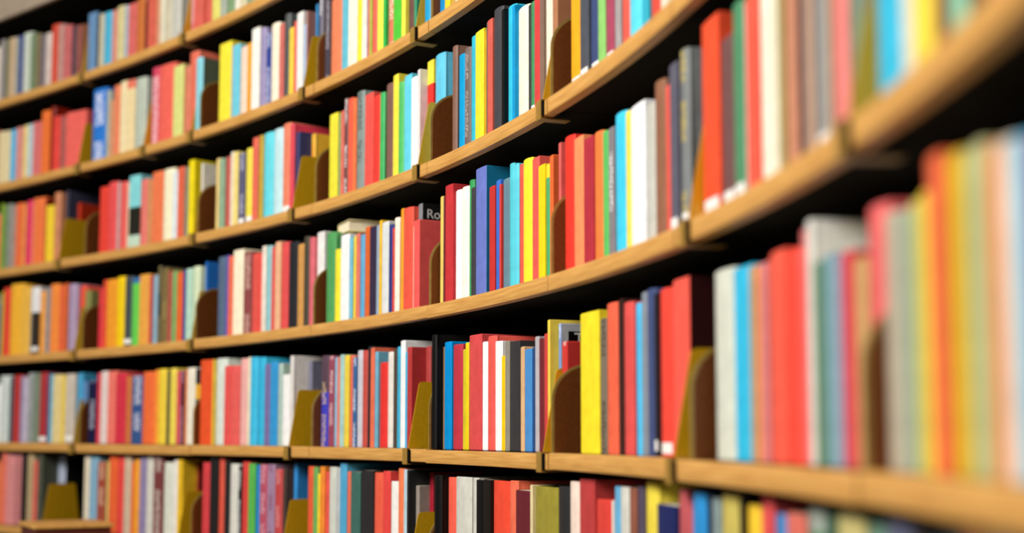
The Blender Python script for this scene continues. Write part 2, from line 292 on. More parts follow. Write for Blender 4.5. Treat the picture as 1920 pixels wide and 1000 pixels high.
# ------------------------------------------------------------------ books
# shelf, angle along the wall (deg), width, height, setback (mm), cover colour, 1 = single book / 0 = far filler / 2 = out of view, extras
BOOKS = """A 60.69 23.9 204 21 a09896 0
A 60.34 23.8 199 22 606b48 0
A 59.85 43.5 199 20 c8b090 1
A 59.42 15.8 197 23 8a9aa0 0
A 59.11 27.5 197 23 34408c 0
A 58.56 46.9 198 21 cdd7c8 1
A 58.02 27.2 189 20 788c6e 0
A 57.61 27.1 181 20 827350 0
A 57.24 23.2 174 20 6e646e 0
A 56.82 34.6 174 23 d7c8be 0
A 56.23 45.4 193 24 d75541 1
A 55.64 34.3 183 22 be968c 0
A 55.10 37.9 173 20 c86e6e 0
A 54.62 26.4 164 21 503c4b 0
A 54.20 30.1 162 24 965a50 0
A 53.73 33.8 158 24 78502c 0
A 53.07 41.0 183 22 6e96be 1
A 52.61 20.0 170 22 3c3228 0
A 52.28 24.4 167 21 c8c3aa 0
A 51.80 40.5 166 20 50b4d7 0
A 51.27 29.4 164 22 d78c7d 0
A 50.76 40.1 168 21 d7cd96 0
A 50.26 25.5 162 20 aab4be 0
A 49.77 39.9 161 22 d76e69 0
A 49.15 43.3 165 22 cd783c 1
A 48.66 21.6 152 22 701c0c 0
A 48.18 42.5 174 22 d76955 0
A 47.70 21.4 170 24 d89a78 0
A 47.35 24.8 175 23 e1dcc3 0
A 46.90 35.4 178 21 c8c3aa 0
A 46.29 46.0 173 22 c8c8be 0
A 44.95 23.8 160 24 e0808c 0 b=.2:e6aab4
A 44.41 48.5 175 20 dc6e5f 0
A 43.71 45.1 176 24 d8685a 0
A 43.08 38.0 172 22 e1dc78 0
A 42.56 31.0 175 24 afb9aa 0
A 42.01 41.2 162 23 82a078 0
A 41.44 34.0 170 23 f0ecdc 0
A 40.93 34.1 167 21 d8d0b0 0
A 40.39 37.3 164 20 8fa585 0
A 39.72 50.7 160 23 e0dcc8 0
A 38.98 46.9 171 22 c06a58 2
A 38.27 46.9 168 23 d9c9a0 2
A 37.51 53.3 172 21 6a8aa0 2
B 60.82 31.8 171 21 c8a070 2
B 60.19 55.3 171 20 e6d7aa 1
B 59.50 39.3 170 23 50beeb 0
B 58.95 35.1 171 21 dc968c 0
B 58.47 31.1 173 23 f0dc8c 0
B 57.99 34.9 172 22 bed2d7 0
B 57.39 46.2 172 21 dc7878 1
B 56.75 41.3 200 22 f07d3c 1
B 56.27 22.9 207 23 8c1e0a 0
B 55.79 41.8 173 24 eb5046 0
B 55.22 34.0 167 22 aa645f 0
B 54.26 95.9 171 24 f06e64 1
B 52.29 68.6 216 21 2f80d8 1 i=ffffff
B 51.62 22.0 202 22 aab4aa 0
B 51.28 21.9 170 20 cd966e 0
B 50.82 39.3 208 20 eb8c64 1
B 50.28 32.7 213 21 f0e1b4 1
B 49.74 39.8 210 22 f0dcaa 1 b=.88:e88068
B 49.04 54.0 208 24 bec8b9 1
B 47.80 45.6 221 24 d8506a 1 i=ffe8e8
B 46.85 81.4 217 21 f06e5f 1
B 45.87 49.1 200 20 dce18c 1
B 45.29 28.0 189 22 d78264 0
B 44.73 46.2 222 21 e6785f 1
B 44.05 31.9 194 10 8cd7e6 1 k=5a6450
B 42.24 58.2 210 22 faeb46 1
B 41.70 13.6 195 23 b4b4b4 0
B 41.34 34.0 191 20 78d2e6 1
B 40.82 33.9 178 20 fadcc8 1
B 40.36 27.0 182 22 f0aa32 0
B 39.88 36.7 211 20 fcfaf0 1
B 39.40 26.9 204 22 a096be 1
B 38.97 30.1 184 22 324696 1 i=d8dcf0
B 38.44 39.7 200 20 faf0d7 1
B 37.96 23.3 191 22 d7786e 0
B 37.58 26.4 209 22 5a5f5f 1
B 37.20 23.1 170 22 f5d750 0
B 36.93 13.0 180 21 e06458 0
B 36.61 29.4 197 23 f4f2ec 1
B 36.20 23.0 162 24 b4c8e1 0
B 35.97 8.1 188 20 aa786e 0
B 35.84 9.3 206 40 4696cd 0
B 35.04 18.3 202 22 787380 0 i=f4f4f4 w
B 34.54 24.2 190 23 504b55 0 i=b8b0b8
B 33.89 61.4 184 22 eb8c64 1
B 33.18 32.2 186 21 6ec3d7 1
B 32.62 41.7 185 20 faf8e1 1
B 32.16 19.2 185 23 faeb3c 0
B 31.84 22.3 181 22 f5f0e1 0
B 31.60 9.4 198 24 968cbe 0
B 31.46 9.5 180 21 e08c64 0
B 31.31 9.5 186 21 b4c85a 0
B 31.05 25.3 180 20 eb6e5a 0
B 30.64 28.4 179 21 faf05a 0
B 30.33 12.5 190 21 3cbe5a 0
B 29.97 34.6 190 24 dc8264 0 i=fff0d0
B 29.40 40.7 188 21 5acd46 0
B 28.95 18.7 184 20 f5f05a 0
B 28.55 34.3 180 24 73554b 0
B 28.19 12.4 184 23 46a078 0
B 27.26 25.8 200 18 1ea5d7 0
B 26.25 20.8 191 21 1e96d7 0
B 25.91 24.4 188 21 f5dc3c 0
B 25.59 18.2 187 23 d2aa50 0
B 25.26 24.2 179 23 f0e6c8 0
B 24.90 24.1 187 23 e06450 0
B 24.35 48.1 195 23 f4f0e8 0
B 23.71 35.8 182 20 50a0c8 2
B 23.13 41.6 183 21 d8b850 2
B 22.45 47.2 189 21 b05048 2
B 21.78 41.0 186 22 e8e0d0 2
C 60.25 11.8 211 21 96b43c 0
C 59.99 23.6 205 22 789650 0
C 59.62 27.4 206 20 8c968c 0
C 59.22 27.3 199 22 aa968c 0
C 58.74 38.9 202 24 f07846 1
C 58.34 15.5 196 20 f09a50 0
C 57.91 42.4 204 24 eb466e 1
C 57.52 11.5 194 23 e8d0a0 0
C 57.01 57.2 205 20 f5824b 1
C 56.52 9.1 199 23 8c1e0a 0
C 56.12 44.1 175 23 fad73c 1
C 55.58 29.5 209 20 d28c64 0
C 55.26 13.5 216 42 3c3c50 0
C 55.06 13.6 182 80 c83c1e 0
C 51.67 43.9 194 23 eb4b3c 1
C 50.99 47.1 202 21 eb5a5a 1
C 50.54 13.0 197 24 beb4b4 0 w
C 50.11 44.8 194 21 eb6964 1
C 49.69 10.8 189 22 e8d8b8 0
C 49.21 53.5 205 22 c8e1cd 1 b=.18:28281f b=.56:8cdce1
C 48.48 42.8 187 23 eb8278 1
C 47.97 24.8 181 22 d29664 0 w
C 47.39 52.6 199 23 f08255 1
C 46.58 56.3 199 24 faf5d2 1
C 45.97 24.5 186 21 e1ebf0 0
C 45.55 31.2 193 22 e66e50 1
C 45.13 24.3 190 22 8c8c78 0 w
C 44.74 27.5 204 23 f5e11e 0
C 43.87 8.6 186 22 f4f0e0 0
C 42.69 23.9 187 23 f5d78c 0 w
C 42.30 27.2 183 20 96b496 0 w
C 41.89 27.1 184 22 c8645a 0
C 41.56 16.8 192 21 f0e6d2 0
C 41.25 23.7 189 20 f5e18c 0
C 40.84 30.3 181 23 646482 1 w i=d0d0e0
C 40.34 36.8 189 24 f5e65a 1 w
C 39.86 26.6 209 21 e66e5a 1
C 39.56 13.4 210 22 be6e3c 0
C 39.33 16.7 209 20 c8aa3c 0
C 38.85 46.6 210 21 6edceb 1
C 38.17 43.0 212 23 c8ebf0 1
C 37.55 39.6 217 24 eb8c6e 1 w
C 37.11 18.4 210 23 e1465a 0 w
C 36.84 17.9 189 30 464b78 0
C 36.57 18.0 185 60 f5be3c 0 i=e87820
C 34.00 38.6 195 23 f0e646 1
C 33.56 19.2 188 23 96aa6e 0
C 33.29 15.9 192 21 e0786a 0
C 33.03 19.0 215 20 785050 0 i=f8f0f0 w
C 32.71 22.3 212 21 f06950 1
C 32.42 15.9 208 21 f08250 0
C 32.04 34.9 217 20 8c9b96 1 i=404848
C 31.46 41.1 205 24 eb5f55 1
C 30.89 34.6 192 22 eb463c 1
C 30.46 21.9 192 20 46b969 0
C 30.01 37.4 205 23 87645a 1
C 29.54 24.9 216 23 faeb50 1
C 29.16 24.8 195 21 5ac36e 1
C 28.71 34.0 203 24 6ed7f0 1
C 28.20 33.8 190 20 fcfaf5 1
C 27.85 12.2 200 21 e8e4e0 0
C 27.54 28.3 215 36 e03a32 0 b=.78:f5e650
C 26.90 45.0 217 34 6ccdec 1
C 25.43 21.0 206 21 8c695a 1
C 25.04 30.0 184 24 00a5dc 1
C 24.61 26.8 189 22 786964 1 i=b0a8a0
C 24.23 23.8 204 24 3cbed7 1
C 23.76 38.5 206 23 fae63c 1
C 23.38 11.8 198 24 d8a820 0
C 23.22 8.8 211 23 5a5c64 0
C 22.97 23.5 211 20 d7695a 1
C 22.49 40.9 222 20 4b4b50 1
C 22.09 11.6 212 20 141414 0
C 21.73 34.8 212 24 3cc8e6 1
C 21.38 11.5 205 20 14a0dc 0
C 20.93 48.8 194 23 faf5dc 1
C 20.47 11.4 189 24 464848 0 w
C 20.23 19.9 189 22 509664 1 w
C 19.89 25.5 200 21 dc4b4b 1
C 19.56 16.9 189 20 8c7364 1
C 19.16 36.4 203 24 f4ecd8 1
C 18.63 21.6 200 18 b9825f 1
C 17.47 41.2 216 22 fab428 1 w
C 16.89 35.4 215 20 555a64 1 w
C 16.36 35.1 200 24 465582 1 w
C 15.87 29.5 207 21 96d278 1
C 15.40 31.9 204 22 af5069 1 w
C 14.98 23.7 196 23 aaa5a5 0 w
C 14.54 34.0 205 23 eb6455 1
C 13.91 49.0 190 20 64dcf0 1
C 13.34 25.6 206 22 3cb9d2 0
C 12.82 43.0 198 23 dc5546 0
C 12.27 30.0 196 23 e6e1cd 0
C 11.86 24.7 189 21 d8d0b8 0
C 11.41 34.3 201 23 c8a060 0
C 10.89 33.8 196 24 4a90c0 0
C 10.27 47.5 191 21 e0d8c8 2
C 9.56 46.7 192 21 c85a48 2
C 8.72 63.8 195 22 e8c850 2
C 7.83 53.0 193 20 6a7a90 2
D 59.96 15.7 202 21 bebe3c 0
D 59.53 42.9 213 20 eb503c 1
D 58.73 65.9 221 22 fabe3c 1
D 57.91 46.1 209 20 f0be50 1
D 57.46 15.3 203 24 b4b4aa 0
D 57.07 38.1 203 20 3c3228 1 b=.62:f0f0f0 w
D 56.53 34.2 188 23 f5aa50 0
D 56.06 30.0 198 24 969696 0
D 55.53 41.4 205 23 fa9646 1
D 54.95 37.5 198 24 eb6e46 1
D 54.57 14.9 202 20 d86a30 0
D 54.15 40.9 198 24 b4a0be 1
D 53.62 31.1 192 38 f05a3c 0
D 53.08 28.9 175 34 96965a 0
D 51.73 25.5 172 21 e13c46 0
D 51.36 24.8 195 23 eb5a3c 0
D 50.82 47.0 194 22 f5a532 1
D 50.15 43.1 198 22 fad714 1
D 49.53 39.4 195 21 4b555a 1 w
D 48.89 46.3 188 21 6ed75a 1 b=.92:3c78b0
D 48.17 49.4 193 20 f0af50 1
D 47.72 10.6 187 20 e06a5a 0
D 47.43 28.2 187 24 96b9cd 0
D 47.06 20.7 210 22 3c3c32 0 i=a89860
D 46.70 28.0 202 24 968250 0 i=403828
D 46.27 27.9 191 23 b45a50 0
D 45.86 27.8 189 24 82b46e 0
D 45.44 27.7 184 22 eb6e32 0
D 45.10 17.2 188 24 3c4696 0
D 44.73 31.0 189 23 bee1cd 1
D 44.26 32.6 192 24 dcebc8 1
D 43.86 7.4 203 40 3282dc 0
D 42.27 44.1 204 24 5f738c 1
D 41.83 13.5 205 23 645ab4 0
D 41.50 30.3 201 23 f0785a 1
D 40.89 50.3 212 21 fff5d7 1
D 40.21 40.1 202 22 965050 1 i=e0c0b0
D 39.70 26.6 195 24 e65f55 1
D 39.33 23.2 193 22 eb5a50 0
D 39.00 19.7 208 22 f4e8d8 0
D 38.65 26.4 206 21 96cdd2 1
D 38.28 23.1 201 23 e65f5a 0
D 37.91 26.3 210 20 f0be96 1
D 37.46 32.8 206 24 e65a5a 1
D 36.87 45.6 202 21 2d2d32 1
D 36.30 29.2 193 24 d7a05a 1
D 35.88 25.8 207 21 504b3c 1
D 35.51 22.6 202 22 dc6e78 0
D 35.09 33.3 212 32 f4f2ee 0
D 34.13 44.8 202 22 5aa564 1
D 33.59 25.5 161 21 f5e63c 0
D 33.08 40.9 189 24 fafafa 1
D 32.65 15.8 180 22 78bed7 0
D 32.37 22.1 180 24 f5e146 0
D 32.05 18.8 183 20 e6826e 0
D 31.77 18.8 178 20 64afd7 0
D 31.44 24.9 192 23 e16e32 1
D 31.01 31.2 189 21 3c324b 1
D 30.68 12.5 189 22 a0b4c8 0
D 30.49 12.4 197 22 f5c832 0
D 30.16 31.0 191 22 e1e6e6 1
D 29.78 18.6 182 21 323c82 0
D 29.57 9.3 173 22 e05040 0
D 29.34 21.4 192 20 faf0e1 1
D 29.06 15.3 208 24 f5aa28 0
D 28.60 45.9 205 20 eb5f4b 1
D 28.20 6.1 164 24 f0ebd7 0
D 28.01 19.3 208 31 8a8a8e 1 R k=19191b
D 27.65 27.3 171 12 f06460 1 P
D 26.20 15.0 203 20 f0d26e 0
D 26.04 7.2 202 21 783c3c 0
D 25.72 34.6 220 21 cd3c41 1
D 25.23 29.8 205 24 fcfcfc 1
D 24.76 32.6 206 23 fffaeb 1
D 24.35 20.6 214 24 3ca55f 1
D 24.04 20.6 197 20 46464b 1
D 23.53 46.7 227 20 7382cd 1 k=1a7fa8
D 22.84 24.9 186 21 cd3c37 1
D 22.49 20.2 193 23 4178d7 1
D 22.28 8.6 183 21 dc4640 0
D 21.99 28.8 190 24 6e91a0 1
D 21.62 20.0 211 22 5acddc 1
D 21.34 17.1 207 23 64d7eb 1
D 21.06 19.9 203 24 e16450 1
D 20.61 39.6 206 21 fceb3c 1
D 20.07 30.9 202 23 e6645a 1
D 19.63 27.9 184 21 fadc1e 1
D 19.28 17.8 181 22 50b478 1 b=.88:f5e63c
D 19.03 15.5 192 22 eb733c 1
D 18.46 10.1 204 21 e16e69 0
D 18.01 39.9 208 22 f04132 1
D 17.42 37.9 199 24 fa9b69 1
D 16.83 40.2 190 24 b93746 1
D 16.26 34.5 190 23 f08746 1
D 15.82 23.7 185 23 64c369 1
D 15.46 23.6 185 24 8c878c 1 i=f0f0f0
D 14.95 44.1 198 23 46d2f5 1
D 14.42 25.6 192 22 f5e15a 1
D 13.82 53.3 193 22 fafcff 1
D 13.21 27.4 183 23 c8c8be 1
D 12.71 37.2 205 23 966950 1
D 12.19 31.7 191 24 f05f50 1
D 11.73 29.0 210 20 646473 1 w
D 11.29 28.7 219 22 828787 1 w i=d8c050
D 9.78 56.8 227 21 f05a37 1 w
D 9.03 42.4 192 24 785555 1 w
D 8.43 35.2 219 23 55966e 1 w
D 8.10 8.7 211 24 c8c8be 1
D 7.76 36.5 210 22 f06450 1
D 7.18 39.9 206 23 f5f0dc 1
D 6.72 20.6 210 21 e6e1c8 1
D 6.42 18.3 208 23 aa965f 1
D 6.01 36.0 217 22 c88c6e 1
D 5.54 25.5 210 22 50373c 1
D 5.17 23.1 216 22 bea08c 1
D 4.66 45.1 208 23 969b9b 1 w
D 4.23 11.0 216 20 beaa91 1
D 3.90 32.5 201 21 eb8782 1
D 3.15 31.1 199 21 7d967d 1
D 2.82 12.4 217 21 708090 1
D 2.24 55.3 206 24 3cbee1 1
D 1.56 34.2 212 24 d7dccd 1
D 0.98 41.6 212 24 f8e150 1
D 0.51 20.0 203 24 f5b946 1
D 0.28 11.2 203 20 a07050 0
D -0.16 45.9 202 22 96cdaf 1
D -0.72 28.1 200 22 4a4030 1
D -1.12 24.5 199 22 e09070 2
D -1.54 30.5 210 21 d8d0c0 2
D -2.01 31.2 213 23 4a88b8 2
D -2.47 29.5 217 20 c85040 2
D -2.91 27.9 209 20 e8d080 2
E 59.44 50.6 206 24 d7e1dc 1
E 58.93 19.3 201 21 46555f 0 w
E 58.48 42.4 206 24 c33c37 1
E 58.06 15.4 201 23 9a90b0 0
E 57.75 26.8 199 21 c8bed2 0
E 57.30 34.2 210 21 a0a5a5 0
E 56.82 30.4 209 22 82917d 0
E 56.29 41.6 210 23 b43c41 1 w
E 55.85 18.8 207 24 3c5078 0
E 55.54 22.5 202 20 8cbed2 0
E 55.05 44.8 201 23 ebd796 1
E 54.52 26.0 198 21 f0d246 0
E 54.00 44.4 201 21 d2c8b9 1 w
E 53.48 26.1 203 34 50aad7 0
E 53.03 21.9 178 30 648cbe 0
E 52.19 36.4 177 22 1e1e46 0 i=d0d0e0
E 51.71 28.4 199 24 e64b5a 0
E 51.23 36.1 203 23 ebdcd7 1
E 50.61 46.8 202 24 f58273 1
E 49.86 53.6 195 22 dc3c50 1
E 49.22 32.0 186 23 d27d46 0
E 48.58 53.1 185 22 3c5f96 1 i=e8e8f4
E 47.73 59.5 194 21 f57841 1
E 47.11 24.4 198 23 faa03c 0
E 46.64 38.3 199 20 f5d746 1
E 46.19 20.8 194 23 50503c 0
E 45.80 31.0 199 20 f0dc5a 1
E 45.38 24.2 191 22 dc5a64 0
E 45.04 20.6 192 20 5a283c 0 i=d0a0b0
E 44.76 17.1 194 22 e88a50 0
E 44.35 37.6 197 21 f5f0dc 1
E 43.89 22.7 192 20 285a64 0 b=.6:e8b030 b=.8:282828
E 43.14 60.9 214 21 f05f32 1
E 42.63 6.8 213 20 f0d050 0
E 42.17 53.9 215 24 e1ebe1 1
E 41.49 36.9 195 20 eb5f5a 1
E 40.93 36.7 194 21 ee6a64 1
E 40.43 29.8 210 21 f0b4af 1
E 40.05 19.9 212 24 f0e6c8 0
E 39.63 36.4 211 20 46c3eb 1
E 39.10 33.0 209 23 3cbee6 1
E 38.60 32.8 192 24 8278aa 1
E 38.08 35.9 196 21 3ca0dc 1
E 37.64 22.8 191 23 b4cdc3 0
E 37.21 32.5 164 23 fcfcfa 1
E 36.84 17.6 206 22 e1dcd7 0
E 36.57 17.9 195 62 828296 0
E 34.42 35.0 199 21 4646be 1 b=.6:604a58 i=d0b890
E 33.96 25.4 197 24 a05064 1 i=f0d0d0
E 33.63 19.0 193 24 96bed7 0
E 33.39 12.6 192 21 e68268 0
E 33.15 18.8 197 20 aad2cd 0
E 32.84 22.0 195 23 f0d750 1
E 32.53 18.8 194 24 eb785a 0
E 32.24 18.8 189 22 466ea0 0 i=f4f4f4
E 31.93 21.7 202 22 cdcdd7 1
E 31.60 21.8 201 23 c8554b 1
E 31.25 24.9 208 24 2d2d32 1
E 30.92 18.6 204 20 eb785a 0
E 30.66 15.5 195 21 78b9d2 0
E 30.28 33.9 172 22 e63c37 1
E 29.84 24.4 192 24 ebe6dc 1
E 29.47 24.5 197 24 554b41 1
E 29.17 15.3 200 22 46b4d7 0
E 28.89 21.3 211 23 fafafa 1
E 28.62 15.2 187 22 46b9e6 0
E 28.34 21.1 196 20 be4141 1
E 28.02 21.1 197 48 b84a48 0
E 26.25 20.8 211 6 0c0c0c 1
E 26.02 9.4 188 22 967d5f 0
E 25.70 32.5 196 20 0096dc 1
E 25.15 41.2 189 20 c33c4b 1
E 24.74 11.7 179 24 d7c832 0
E 24.54 14.6 190 22 ebd71e 0
E 24.01 55.3 202 24 dc5555 1
E 23.42 23.1 187 23 fcfcfc 1
E 22.96 37.4 195 22 eb645a 1
E 22.46 28.6 184 20 fafafa 1
E 22.12 15.9 158 21 facd00 0
E 21.86 18.1 182 20 969182 1
E 21.41 42.3 180 23 3c3c3e 1
E 20.96 16.8 169 24 e1b98c 0
E 20.60 30.7 164 24 5096d7 1
E 20.24 16.7 166 24 285082 0
E 19.98 16.6 181 21 beb9be 1
E 19.67 24.8 177 20 782d32 1
E 19.34 18.1 183 21 d74b46 1
E 19.14 9.3 203 20 fae15a 0
E 18.98 11.2 197 34 82a0d7 1 i=f0f4fc k=b8bcc4 T
E 18.63 22.5 168 32 d7413c 1 i=f4dcd8
E 16.74 73.8 202 22 fae632 1
E 15.99 25.9 189 24 827868 1 i=2c2824
E 15.42 48.9 207 21 f06e50 1
E 14.89 20.4 209 22 3c231e 1
E 14.47 35.4 202 20 e15a55 1
E 13.99 27.5 198 24 5ac3f0 1
E 13.60 24.8 210 24 8c96a0 1
E 13.17 31.9 211 20 465582 1
E 12.83 12.2 203 20 282830 1 w
E 12.39 45.8 206 21 f55041 1 w
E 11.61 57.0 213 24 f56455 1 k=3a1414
E 9.40 66.4 206 22 d7dccd 1
E 8.44 60.0 202 24 32c3eb 1
E 7.87 14.6 197 20 b0a890 1
E 7.62 18.6 196 20 e6965a 1
E 7.29 24.6 196 20 d78282 1
E 7.04 8.1 199 23 e87058 1
E 6.65 43.8 203 21 f56450 1
E 6.01 40.6 198 21 fa5546 1
E 5.55 19.0 212 22 e07878 1
E 5.28 16.8 218 21 dcdcd2 1 k=f0f0e8
E 4.95 26.8 178 22 5a8264 1
E 4.51 30.5 181 22 7da5af 1
E 4.18 14.0 178 23 aaa0b9 1
E 3.86 27.6 178 24 dc4b55 1
E 3.45 26.6 168 23 cda56e 1
E 2.88 48.6 205 26 eb6e6e 1
E 2.15 29.8 191 20 b9af9b 1
E 1.70 29.7 188 21 9baa96 1
E 1.38 13.1 191 23 c8c86a 1
E 1.03 32.6 194 23 f0cd46 1
E 0.57 27.2 214 20 f0734b 1
E 0.14 28.8 209 24 e1b932 1
E -0.25 22.7 205 24 aab982 1
E -0.59 21.9 205 22 bebe8c 1
E -0.95 25.8 199 24 e08a50 2
E -1.33 24.6 196 22 e8e4d4 2
E -1.73 27.7 192 21 50a8d0 2
E -2.16 28.2 187 23 d04c40 2
E -2.60 30.2 180 22 d0c890 2
F 59.28 38.7 216 21 f0826e 0
F 58.69 42.3 210 21 e19696 1
F 58.10 38.3 210 20 c88282 1
F 57.62 26.7 219 23 1e1e1e 0 w
F 57.18 34.2 217 23 beaa82 1
F 56.70 30.2 194 22 e16e5f 0 w
F 56.31 22.4 214 22 5a5f50 0 w
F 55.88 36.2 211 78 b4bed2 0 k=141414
F 52.48 36.4 211 23 ebe1c8 1
F 51.88 43.5 210 23 8cb9d2 1
F 51.26 39.6 197 22 aa5541 1 i=e8c8a8
F 50.78 25.1 200 24 d7c878 0
F 50.30 39.3 213 21 f06e3c 1
F 49.77 32.0 212 22 eb504b 1
F 49.27 35.4 219 22 d2bea5 1
F 48.79 28.2 198 24 eb7332 0
F 48.37 28.1 206 20 f5aa3c 0
F 47.92 31.5 210 20 968cb4 1
F 47.39 38.4 219 23 dcdcd2 1
F 46.77 45.2 214 22 824646 1 i=d8d0c8
F 46.04 51.8 201 24 e1e6d7 1
F 45.44 27.5 208 22 f4f0ea 0
F 45.13 13.7 210 21 f5cd32 0
F 44.97 7.5 211 24 f5cd32 0
F 44.82 12.6 198 66 6e1914 0 i=d05040
F 43.08 47.3 204 22 dc4b50 1
F 42.42 40.3 225 20 282828 1 w
F 41.92 26.8 217 21 e15f4b 0
F 41.49 30.0 212 24 2d2d2d 1 w
F 40.96 39.9 203 20 e1e1d7 1
F 40.53 16.6 197 21 2a2a2a 0 i=f4f4f4 w
F 40.13 36.3 209 22 e14b46 1
F 39.61 32.9 205 21 64be5a 1
F 39.21 19.7 202 23 2890d8 0
F 38.77 39.2 204 20 be5a6e 1 i=e0b0c0
F 38.20 35.8 205 22 aa8caa 1 i=804060
F 37.66 35.7 195 20 c85050 1 i=e0a0a0
F 37.27 16.2 196 23 504038 0
F 37.02 16.5 210 44 3c96dc 0
F 35.40 31.9 204 24 eb6441 1
F 34.99 22.2 203 21 78b464 0
F 34.69 15.9 189 21 f5dc32 0
F 34.41 22.0 205 20 f5963c 0
F 34.12 15.8 194 21 eb5f50 0
F 33.74 34.6 205 24 d7dcd2 1
F 33.31 22.0 204 20 bec3c3 0
F 32.91 31.3 214 20 5aafd7 1
F 32.55 15.6 197 22 e87a60 0
F 32.10 43.5 197 22 467369 1
F 31.35 55.6 201 24 323032 1
F 30.54 52.2 198 24 f06950 1
F 29.89 33.5 202 21 eb504b 1
F 29.40 30.4 183 20 f5f5f0 0
F 28.94 30.1 209 21 f5875a 0
F 28.60 15.1 207 20 bed7e1 0
F 28.41 9.0 206 21 2c2c2c 0
F 28.23 15.8 177 36 a0968c 0
F 27.99 15.8 203 56 aa1e32 0
F 26.05 31.4 201 8 0a0a0a 0
F 25.55 34.8 198 22 f56955 1
F 24.76 69.7 200 20 d7d7cd 1
F 24.05 23.1 200 24 d0d0c6 0
F 23.66 28.7 197 22 121212 0
F 23.20 31.4 198 22 1e1a16 0
F 22.39 76.4 198 24 f0553c 1
F 21.55 33.6 200 22 f0785a 0
F 20.84 61.0 186 21 6e2832 1
F 20.29 11.0 196 21 e8d8a8 0
F 19.47 97.8 195 21 46643c 1 b=.55:a0963c
F 18.36 48.1 198 20 323232 1
F 17.67 42.3 207 20 f5e1d2 1
F 16.90 60.0 212 21 c04646 1
F 15.96 63.9 186 20 e14b41 1
F 15.42 7.6 186 22 f0ece4 0
F 15.18 22.7 206 23 6eb9e1 0
F 14.73 37.5 206 20 d7d7cd 1
F 14.24 27.2 206 21 965f4b 0
F 13.86 22.1 209 21 5a5064 0
F 13.35 46.0 217 23 f0dc50 1
F 12.48 68.6 190 23 1e2d64 1
F 11.62 44.0 212 24 c35f64 1
F 10.84 58.9 210 24 3296d7 1
F 10.26 17.8 210 23 203048 0
F 9.91 28.6 206 24 8ca0a0 0
F 9.19 66.5 213 22 cdbe64 1
F 8.57 14.7 212 22 141414 0
F 8.13 43.3 204 23 f5cd3c 0
F 7.56 32.2 218 23 e1505a 1
F 7.16 19.8 214 20 e15a5a 0
F 6.75 35.0 200 20 3c8cc8 0
F 6.08 52.7 203 21 e17869 0
F 5.27 54.2 212 21 5a8a68 1 b=.9:a0aaa0
F 4.59 34.8 208 22 285a46 0
F 3.82 66.4 210 21 cdc382 1
F 2.98 44.0 208 22 6e9682 0
F 2.22 56.5 218 21 646982 1
F 1.39 52.8 215 22 2c2c2c 0
F 0.59 51.8 215 24 465a5a 0
F -0.08 36.4 218 21 d89070 0
F -0.66 41.1 221 24 e0dccc 2
F -1.27 38.3 222 22 50708c 2
A 61.07 27.5 184 20 e8e0d0 2
A 61.56 40.4 172 20 8cbed2 2
A 62.02 23.0 184 20 d7cd96 2
A 62.32 19.4 172 20 bea08c 2
A 62.75 40.4 182 20 d9c9a0 2
A 63.34 40.8 193 20 cdcdd7 2
A 63.79 22.7 200 20 50a8d0 2
A 64.15 27.1 165 20 e1ebf0 2
A 64.55 29.4 191 20 e1b98c 2
A 64.94 23.9 177 20 6e9682 2
A 65.25 20.3 168 20 f08250 2
A 65.69 41.8 183 20 d7695a 2
A 66.26 38.7 173 20 96cdaf 2
A 66.77 33.2 190 20 d76e69 2
A 67.21 28.2 173 20 8c8c78 2
A 67.65 33.9 170 20 cd3c37 2
A 68.06 24.8 191 20 965f4b 2
A 68.47 34.4 171 20 82917d 2
A 69.01 41.5 194 20 82917d 2
A 69.47 25.6 177 20 f0ece4 2
A 69.79 20.3 170 20 af5069 2
A 70.15 31.4 194 20 a096be 2
B 61.33 38.9 186 20 e0786a 2
B 61.77 22.0 190 20 8c1e0a 2
B 62.16 31.1 177 20 f4f2ec 2
B 62.64 35.1 167 20 be6e3c 2
B 63.12 31.4 174 20 cd966e 2
B 63.53 25.7 196 20 fcfcfc 2
B 63.88 23.8 182 20 3ca55f 2
B 64.28 31.2 191 20 d8506a 2
B 64.78 39.6 175 20 969182 2
B 65.21 20.1 177 20 3c5f96 2
B 65.50 20.7 180 20 e06458 2
B 65.92 37.8 193 20 d8685a 2
B 66.37 25.8 195 20 96d278 2
B 66.82 38.4 172 20 f4f2ec 2
B 67.39 42.8 165 20 8a9aa0 2
B 67.99 41.9 183 20 d7d7cd 2
B 68.49 29.4 168 20 e8d080 2
B 68.94 35.3 187 20 bec3c3 2
B 69.44 36.0 167 20 d8506a 2
B 69.84 21.0 180 20 faf5d2 2
B 70.27 40.9 199 20 f5f5f0 2
C 60.53 26.1 177 20 f06460 2
C 60.87 21.7 185 20 fadcc8 2
C 61.27 32.5 165 20 c8a070 2
C 61.77 36.4 184 20 82a0d7 2
C 62.29 36.6 186 20 eb8c6e 2
C 62.78 30.9 184 20 eb5a50 2
C 63.30 41.6 181 20 968cb4 2
C 63.90 42.0 185 20 d76955 2
C 64.44 32.4 185 20 555a64 2
C 64.85 25.1 186 20 cda56e 2
C 65.32 41.0 171 20 f06950 2
C 65.80 26.5 176 20 f06450 2
C 66.24 35.6 184 20 fceb3c 2
C 66.67 25.5 195 20 46b969 2
C 67.04 26.6 195 20 d7dccd 2
C 67.47 34.3 172 20 e6965a 2
C 67.86 21.6 200 20 d8685a 2
C 68.24 31.7 167 20 c8b090 2
C 68.74 40.2 189 20 fae63c 2
C 69.19 24.7 174 20 cdcdd7 2
C 69.57 28.7 187 20 5ac3f0 2
C 69.95 26.5 168 20 c8a070 2
D 60.22 20.8 167 20 34408c 2
D 60.58 27.6 171 20 e6d7aa 2
D 61.00 31.4 199 20 c8bed2 2
D 61.45 30.4 196 20 eb8278 2
D 61.81 18.8 178 20 3cbee6 2
